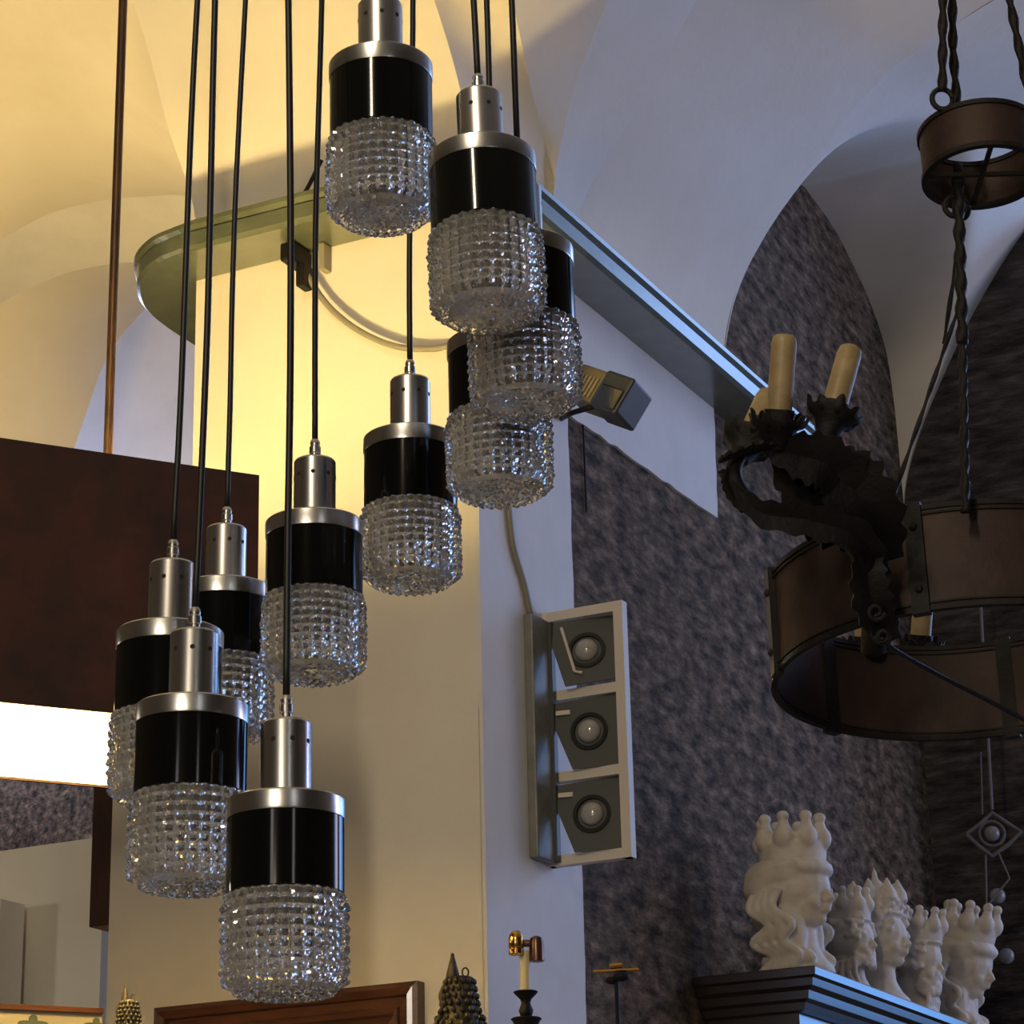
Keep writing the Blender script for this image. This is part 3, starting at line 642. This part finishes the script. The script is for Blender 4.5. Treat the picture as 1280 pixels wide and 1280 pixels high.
def remeshed(name, bm, m, parent, vox, smooth=2):
    o = obj(name, bm, m, parent, True)
    r = o.modifiers.new('r', 'REMESH'); r.mode = 'VOXEL'; r.voxel_size = vox; r.use_smooth_shade = True
    if smooth: s = o.modifiers.new('s', 'SMOOTH'); s.iterations = smooth; s.factor = .5
    return o
def head(s, t, hgt, yaw, label, kind, seed):
    """face towards +X; unit height incl. crown"""
    rr = random.Random(seed)
    root = empty('ceramic_head', ROOM @ Matrix.Translation((s, t, cz + .004)) @ Matrix.Rotation(radians(yaw), 4, 'Z')); tag(root, label, 'sculpture', 'white ceramic heads on the cabinet')
    Sm = Matrix.Diagonal((hgt * 1.14, hgt * 1.14, hgt, 1)); b = nb()
    tilt = Matrix.Translation((0, 0, .3)) @ Matrix.Rotation(radians({'down': 14, 'beard': 10}.get(kind, 0)), 4, 'Y') @ Matrix.Translation((0, 0, -.3)); HM = Sm @ tilt
    lathe(b, [(.215, 0), (.21, .04), (.16, .10), (.125, .18), (.12, .3), (.12, .36)], 28, Sm @ Matrix.Translation((-.02, 0, 0)) @ Matrix.Diagonal((1, .85, 1, 1)))
    E = lambda c, r, rot=None: ell(b, c, r, HM, rot)
    E((0, 0, .52), (.20, .165, .19)); E((.055, 0, .44), (.135, .12, .17))            # skull, face
    E((.12, 0, .325), (.058, .05, .045)); E((.06, 0, .33), (.10, .095, .05))         # chin, jaw
    E((.165, 0, .375), (.035, .042, .028))                                            # mouth mass
    E((.197, 0, .392), (.016, .030, .010)); E((.193, 0, .370), (.018, .026, .012))   # lips
    tube(b, [HM @ Vector(p) for p in ((.172, 0, .515), (.198, 0, .475), (.222, 0, .437), (.195, 0, .418))], lambda f: hgt * (.012 + .013 * min(1, f * 1.3)), 10)
    for sy in (-1, 1):
        E((.205, sy * .017, .427), (.016, .012, .011))                               # nostrils
        E((.135, sy * .055, .42), (.05, .045, .05))                                   # cheeks
        E((.152, sy * .058, .482), (.024, .028, .015))                                # eyes
        tube(b, [HM @ Vector(p) for p in ((.185, sy * .018, .512), (.175, sy * .055, .527), (.13, sy * .098, .512))], hgt * .011, 8)  # brow
        if kind not in ('turban', 'down'): E((.0, sy * .125, .46), (.03, .02, .045))                                     # ears
    if kind in ('turban', 'down'):
        # cloth wrapped over the hair, knot and folds
        E((-.05, 0, .60), (.235, .20, .13)); E((-.10, 0, .54), (.19, .19, .14)); E((.09, 0, .625), (.125, .16, .075))
        for sy in (-1, 1):
            for k in range(7):
                a = k / 6
                pts = [(.16 - .05 * a, sy * (.10 + .05 * a), .61 + .05 * a), (.02 - .04 * a, sy * (.185), .64 - .05 * a), (-.12, sy * (.19 - .03 * a), .60 - .14 * a), (-.2, sy * .12, .52 - .18 * a)]
                tube(b, [HM @ Vector(p) for p in spline(pts, 5)], hgt * .016, 8)
            for k in range(6):
                a = k / 5; w = .02 * sin(k * 2.1)
                pts = [(-.14 + .15 * a, sy * .185, .47 + .03 * a), (-.15 + .15 * a + w, sy * .21, .38), (-.05 + .12 * a - w, sy * .195, .28), (-.16 + .20 * a + w, sy * .185, .19), (-.04 + .14 * a, sy * .16, .10), (-.12 + .18 * a, sy * .17, .02)]
                tube(b, [Sm @ Vector(p) for p in spline(pts, 5)], lambda f: hgt * (.030 - .004 * f), 8)
            ell(b, (-.03, sy * .085, .24), (.135, .085, .24), Sm); ell(b, (-.0, sy * .10, .085), (.165, .075, .082), Sm)
        E((-.13, 0, .42), (.13, .15, .18))
    if kind == 'curls' or kind == 'spire':
        E((-.03, 0, .60), (.20, .185, .11))
        for k in range(70):
            a = rr.uniform(.5, 2 * pi - .5); z = rr.uniform(.50, .69); R = .175 + rr.uniform(0, .02)
            E((R * 1.08 * cos(a) - .01, R * sin(a), z), (.028, .028, .028))
        if kind == 'curls':
            for k in range(46):
                a = rr.uniform(-1.3, 1.3); z = rr.uniform(.26, .38); E((.03 + .15 * cos(a), .12 * sin(a), z), (.028, .028, .03))
            for k in range(5):
                tube(b, [Sm @ Vector(p) for p in ((-.1 + .05 * k, -.13, .32), (-.12 + .06 * k, -.16, .18), (-.08 + .06 * k, -.15, .02))], hgt * .022, 8)
    if kind == 'beard':
        E((-.03, 0, .58), (.20, .18, .12)); E((.12, 0, .31), (.09, .085, .085))
        for k in range(70):
            a = rr.uniform(-1.4, 1.4); z = rr.uniform(.22, .40); E((.05 + .15 * cos(a), .125 * sin(a), z), (.024, .024, .032))
        for k in range(50):
            a = rr.uniform(.8, 2 * pi - .8); z = rr.uniform(.42, .66); E((.185 * cos(a) - .01, .17 * sin(a), z), (.026, .026, .026))
        for k in range(6): tube(b, [Sm @ Vector(p) for p in ((.13, -.08 + .03 * k, .25), (.15, -.10 + .04 * k, .14), (.12, -.12 + .045 * k, .03))], hgt * .022, 8)
    E((.0, 0, .67), (.19, .17, .05))
    remeshed('face_and_hair', b, M_ceramic, root, .0052 if hgt > .4 else .0045, 1)
    b = nb(); CMx = HM
    lathe(b, [(.165, .66), (.178, .665), (.182, .72), (.186, .775), (.178, .785), (.160, .785), (.155, .70), (.150, .66)], 40, CMx @ Matrix.Diagonal((1, .93, 1, 1)), closed=True)
    n = 8
    if kind == 'spire':
        for k in range(n):
            a = 2 * pi * k / n + .2; lathe(b, [(.062, .76), (.058, .82), (.028, .88), (.006, .93)], 10, CMx @ Matrix.Translation((.16 * cos(a), .15 * sin(a), 0)) @ Matrix.Diagonal((1, 1, 1, 1)))
        lathe(b, [(.11, .72), (.105, .84), (.06, .90), (.022, .94), (.018, .985), (.003, 1.03)], 16, CMx @ Matrix.Translation((.02, -.02, 0)))
        for k in range(24):
            a = 2 * pi * k / 24; ell(b, (.185 * cos(a), .172 * sin(a), .72 + .03 * (k % 2)), (.022, .022, .022), CMx, u=8, v=6)
    else:
        for k in range(n):
            a = 2 * pi * k / n + .25; cxx, cyy = .160 * cos(a), .148 * sin(a)
            ell(b, (cxx, cyy, .81), (.060, .060, .075), CMx, u=12, v=8); ell(b, (cxx, cyy, .87), (.034, .034, .055), CMx, u=12, v=8); ell(b, (cxx, cyy, .935), (.035, .035, .036), CMx, u=12, v=8)
    remeshed('crown', b, M_ceramic, root, .0048, 1)
    return root
def headpos(px, s): P = onp(px, 1220, W(s, 0, 0), US); return ST(P)[1]
head(.255, 1.45, .48, -10, 'largest white crowned head with draped headscarf, nearest at the cabinet corner', 'turban', 1)
head(.235, 1.95, .345, -8, 'small white crowned head with curly beard, tucked behind the largest head', 'curls', 2)
head(.25, 2.17, .42, -6, 'white head with long smooth neck and pointed spire crown, middle of the row', 'spire', 3)
head(.25, 2.50, .37, -4, 'white bearded crowned head bowing forward, second from the right', 'beard', 4)
head(.25, 2.96, .46, -4, 'rightmost white crowned head with wrapped turban, at the picture edge', 'down', 5)

# ============================================================ WROUGHT IRON CHANDELIER
zc = 3.55; CC = CAM + ray(1213, 847) * zc; RR = 246 * zc / FPX; px_ = zc / FPX
ch = empty('iron_chandelier', Matrix.Translation(CC) @ Matrix.Rotation(radians(-4.5), 4, 'X')); tag(ch, 'large wrought iron ring chandelier with scroll arms and ivory candle sleeves', 'chandelier')
ci = ch.matrix_world.inverted(); BH = .152
def ring_band(b, R, h, th, z0=0): lathe(b, [(R, z0), (R, z0 + h), (R - th, z0 + h), (R - th, z0)], 96, closed=True)
b = nb(); ring_band(b, RR, BH, .004); obj('ring_band', b, M_copper, ch, True, 40)
for z_, hh in ((0, .007), (BH - .007, .007), (.010, .003), (BH - .014, .003)):
    b = nb(); ring_band(b, RR + .003, hh, .009, z_); obj('rim', b, M_iron, ch, True, 40)
for k in range(6):
    a = radians(248 + 60 * k); b = nb()
    box(b, (RR - .006, -.012, -.004), (RR + .008, .012, BH + .004), Matrix.Rotation(a, 4, 'Z'))
    for z_ in (.03, .12): ell(b, (RR + .008, 0, z_), (.005, .006, .006), Matrix.Rotation(a, 4, 'Z'), u=8, v=6)
    obj('strap', b, M_iron, ch)
# leaf ribbon with toothed edges and real thickness
def leaf(b, pts, wid, nrm, th=.003, teeth=6):
    pts = spline(pts, 8); n = len(pts); rows = []
    for i, p in enumerate(pts):
        f = i / (n - 1); d = (pts[min(i + 1, n - 1)] - pts[max(i - 1, 0)]).normalized(); sd = d.cross(nrm).normalized(); nn_ = sd.cross(d).normalized()
        w = wid * sin(pi * min(1, (f * .92 + .08))) ** .7 * (1 + .35 * (abs(((f * teeth) % 1) - .5) * 2 - .5))
        row = []
        for q in (-1, -.5, 0, .5, 1): row.append(p + sd * w * q + nn_ * (abs(q) * w * .35))
        rows.append((row, nn_))
    top = [[b.verts.new(v + nn_ * th / 2) for v in r] for r, nn_ in rows]; bot = [[b.verts.new(v - nn_ * th / 2) for v in r] for r, nn_ in rows]
    for A, B, C_, D_ in zip(top, top[1:], bot, bot[1:]):
        for j in range(4): b.faces.new((A[j], A[j + 1], B[j + 1], B[j])); b.faces.new((C_[j + 1], C_[j], D_[j], D_[j + 1]))
        b.faces.new((A[0], B[0], D_[0], C_[0])); b.faces.new((A[4], C_[4], D_[4], B[4]))
    b.faces.new(top[0][::-1] + bot[0]); b.faces.new(top[-1] + bot[-1][::-1])
RXI = ci.to_3x3()
def V3(x, y, dz): return ci @ (CAM + ray(x, y) * (zc + dz))   # point at a given depth in front of or behind the ring centre
def candle(parent, base, tip, r=.0165):
    d = (tip - base); L = d.length; M = Matrix.Translation(base) @ UZ.rotation_difference(d.normalized()).to_matrix().to_4x4()
    b = nb(); lathe(b, [(r, 0), (r, L - .012), (r * .9, L - .004), (r * .6, L), (r * .5, L - .002)], 24, M); cs_ = obj('candle_sleeve', b, M_candle, parent, True, 40)
    b = nb(); lathe(b, [(.004, -.04), (.012, -.036), (.018, -.022), (.022, -.012), (.034, -.004), (.036, .002), (.030, .0), (.019, .001), (.020, .016), (.018, .016)], 20, M)
    for k in range(9):
        a = 2 * pi * k / 9
        leaf(b, [M @ Vector((.02 * cos(a), .02 * sin(a), -.01)), M @ Vector((.034 * cos(a), .034 * sin(a), -.004)), M @ Vector((.040 * cos(a), .040 * sin(a), .010 + .006 * (k % 2)))], .011, M.to_3x3() @ UZ, .002, 2)
    obj('candle_cup', b, M_iron, parent, True, 40)
def arm(name, path, wid, leaves, candles):
    b = nb(); pts = spline(path, 8); tube(b, pts, lambda f: .017 - .008 * f, 10); a = obj(name, b, M_iron, ch, True)
    for lp, w_, nm in leaves:
        b = nb(); leaf(b, lp, w_, nm, .004, 7); obj('acanthus_leaf', b, M_iron, a)
    for ba, ti in candles: candle(a, ba, ti)
vz = RXI @ FW * -1; uz = RXI @ UZ; ux = RXI @ CX
arm('arm', [V3(1092, 815, -.24), V3(1090, 740, -.26), V3(1068, 680, -.30), V3(1005, 655, -.32), V3(945, 635, -.34), V3(918, 600, -.34), V3(925, 570, -.33), V3(960, 552, -.32)], .02,
    [([V3(1105, 720, -.26), V3(1075, 672, -.32), V3(1010, 650, -.34), V3(950, 640, -.35), V3(912, 600, -.35)], .022, vz),
     ([V3(1110, 700, -.25), V3(1085, 640, -.30), V3(1055, 590, -.31), V3(1035, 560, -.31)], .045, vz),
     ([V3(1090, 665, -.27), V3(1050, 630, -.30), V3(1010, 600, -.31), V3(965, 565, -.32)], .060, vz),
     ([V3(1080, 640, -.29), V3(1040, 585, -.32), V3(1000, 570, -.33), V3(950, 560, -.34)], .035, vz),
     ([V3(980, 560, -.33), V3(945, 562, -.35), V3(915, 572, -.36), V3(898, 578, -.36)], .014, uz),
     ([V3(930, 640, -.34), V3(915, 615, -.34), V3(908, 595, -.34), V3(897, 590, -.34)], .010, vz),
     ([V3(1115, 800, -.25), V3(1092, 760, -.28), V3(1085, 715, -.29), V3(1095, 675, -.28)], .026, vz)],
    [(V3(973, 528, -.33), V3(981, 418, -.33)), (V3(1040, 520, -.28), V3(1064, 434, -.24)), (V3(935, 552, -.26), V3(962, 492, -.20))])
for cx0, cy0, r_, s_ in ((1095, 765, 11, 1), (1103, 795, 9, -1), (1083, 712, 9, 1)):
    b = nb(); pts = [V3(cx0 + s_ * r_ * (1 - .6 * k / 20) * cos(k * .42), cy0 + r_ * (1 - .6 * k / 20) * sin(k * .42), -.285) for k in range(21)]; tube(b, pts, .004, 8); obj('scroll', b, M_iron, ch, True)
# further arms on the far side, seen through the ring, and to the right beyond the frame
arm('arm', [V3(1165, 815, .315), V3(1162, 822, .35), V3(1158, 828, .42), V3(1151, 815, .47)], .02, [([V3(1165, 818, .32), V3(1162, 824, .36), V3(1160, 826, .45)], .02, vz)], [(V3(1150, 806, .48), V3(1158, 700, .48))])
arm('arm', [V3(1092, 812, .285), V3(1088, 818, .33), V3(1083, 826, .38), V3(1081, 815, .42)], .02, [([V3(1093, 814, .29), V3(1090, 820, .33), V3(1084, 828, .38)], .018, vz)], [(V3(1081, 808, .44), V3(1083, 735, .44))])
for az in (-20, 35):
    c_, s_ = cos(radians(az)), sin(radians(az)); q = lambda r, z: Vector((r * c_, r * s_, z))
    arm('arm', [q(RR, .04), q(RR + .06, .06), q(RR + .14, .05), q(RR + .19, .09), q(RR + .19, .15)], .02, [([q(RR, .05), q(RR + .07, .08), q(RR + .14, .07), q(RR + .18, .1)], .04, Vector((-s_, c_, 0)))], [(q(RR + .19, .17), q(RR + .20, .29))])
# thin bar crossing under the ring
b = nb(); tube(b, spline([V3(1095, 790, -.20), V3(1118, 812, -.15), V3(1170, 842, -.05), V3(1230, 873, .05), V3(1285, 902, .13)], 6), .0035, 8); obj('cross_bar', b, M_iron, ch, True)
# hub ring above
SMc = CAM + ray(1228, 218) * (zc - .02); sr = 73 * px_
hub = ci @ SMc
b = nb(); lathe(b, [(sr, -.004), (sr, .068), (sr - .004, .068), (sr - .004, -.004)], 48, Matrix.Translation(hub) @ Matrix.Rotation(radians(-1), 4, 'X'), closed=True); hb = obj('hub_band', b, M_copper, ch, True, 40)
for z_ in (-.006, .064):
    b = nb(); lathe(b, [(sr + .003, z_), (sr + .003, z_ + .007), (sr - .006, z_ + .007), (sr - .006, z_)], 48, Matrix.Translation(hub) @ Matrix.Rotation(radians(-1), 4, 'X'), closed=True); obj('rim', b, M_iron, hb, True, 40)
b = nb(); tube(b, [hub + Vector((-sr + .003, 0, .0)), hub + Vector((sr - .003, 0, 0))], .004, 8); tube(b, [hub + Vector((0, -sr + .003, .0)), hub + Vector((0, sr - .003, 0))], .004, 8); obj('spoke', b, M_iron, hb)
def loop(b, c, r, th, ax): 
    a, d = ax; tube(b, [c + a * r * cos(2 * pi * k / 16) + d * r * 1.1 * sin(2 * pi * k / 16) for k in range(17)], th, 8)
def chain(name, A, B, r=.0058, tw=.55):
    n = max(8, int((B - A).length / .007)); b = nb(); tube(b, [A.lerp(B, i / n) for i in range(n + 1)], r, 12, twist=tw); return obj(name, b, M_iron, ch, True)
L1 = V3(1178, 124, -.04)
for c_, r_, ax_ in ((L1, .0145, (ux, uz)), (V3(1193, 258, -.02), .014, (ux, uz)), (V3(1202, 262, 0), .013, (ux * .6 + vz * .8, uz))):
    b = nb(); loop(b, c_, r_, .004, ax_); obj('link_ring', b, M_iron, ch, True)
chain('twisted_rod', V3(1178, 114, -.04), V3(1180, -240, -.02)); chain('twisted_rod', V3(1196, 128, -.0), V3(1191, 60, -.0)); chain('twisted_rod', V3(1191, 60, 0), V3(1188, -240, .02))
chain('twisted_rod', V3(1290, 140, .02), V3(1262, 0, .02)); chain('twisted_rod', V3(1262, 0, .02), V3(1225, -240, .02))
chain('twisted_rod', V3(1197, 205, .0), V3(1203, 430, -.10), .0075); chain('twisted_rod', V3(1203, 430, -.10), V3(1207, 640, -.24), .0055)
chain('twisted_rod', V3(1203, 272, .0), V3(1180, 430, .02), .003, .3); chain('twisted_rod', V3(1200, 380, .0), V3(1110, 640, -.12), .003, .3)

# ============================================================ HANGING IRON ORNAMENT BY THE END WALL (far right)
D2 = 8.72
def O(x, y, d=0): return atY(x, y, D2 + d)
oc = O(1240, 1042); om = empty('iron_lantern', Matrix.Translation(oc)); tag(om, 'thin grey iron hanging ornament with a diamond shaped ring, far right above the heads', 'lantern')
oi = Matrix.Translation(-oc)
b = nb(); tube(b, [oi @ O(1222, 690), oi @ O(1240, 1012)], .006, 8); obj('hanging_rod', b, M_rust_iron, om)
b = nb(); out = [oi @ O(*p) for p in ((1208, 1043), (1225, 1030), (1240, 1016), (1258, 1028), (1276, 1040), (1260, 1056), (1240, 1070), (1224, 1058), (1208, 1043))]
tube(b, out, .008, 8); obj('diamond_frame', b, M_rust_iron, om)
b = nb(); tube(b, [Vector((.044 * cos(2 * pi * k / 20), 0, .044 * sin(2 * pi * k / 20))) for k in range(21)], .006, 8); obj('inner_ring', b, M_rust_iron, om, True)
b = nb(); ell(b, (0, .0, 0), (.028, .028, .028)); obj('glass_ball', b, mat('smoky_glass_ball', (.25, .25, .27), .15), om, True)
b = nb(); tube(b, [oi @ O(1232, 1068), oi @ O(1234, 1180)], .004, 8); tube(b, [oi @ O(1248, 1066), oi @ O(1262, 1098), oi @ O(1236, 1130)], .004, 8); tube(b, [oi @ O(1226, 940), oi @ O(1228, 1018)], .003, 8); obj('lower_chain', b, M_rust_iron, om)
for x, y in ((1247, 1120), (1258, 1195)):
    b = nb(); ell(b, oi @ O(x, y, .05), (.028, .028, .028)); obj('glass_drop', b, mat('grey_glass_drop', (.3, .3, .33), .2), om, True)
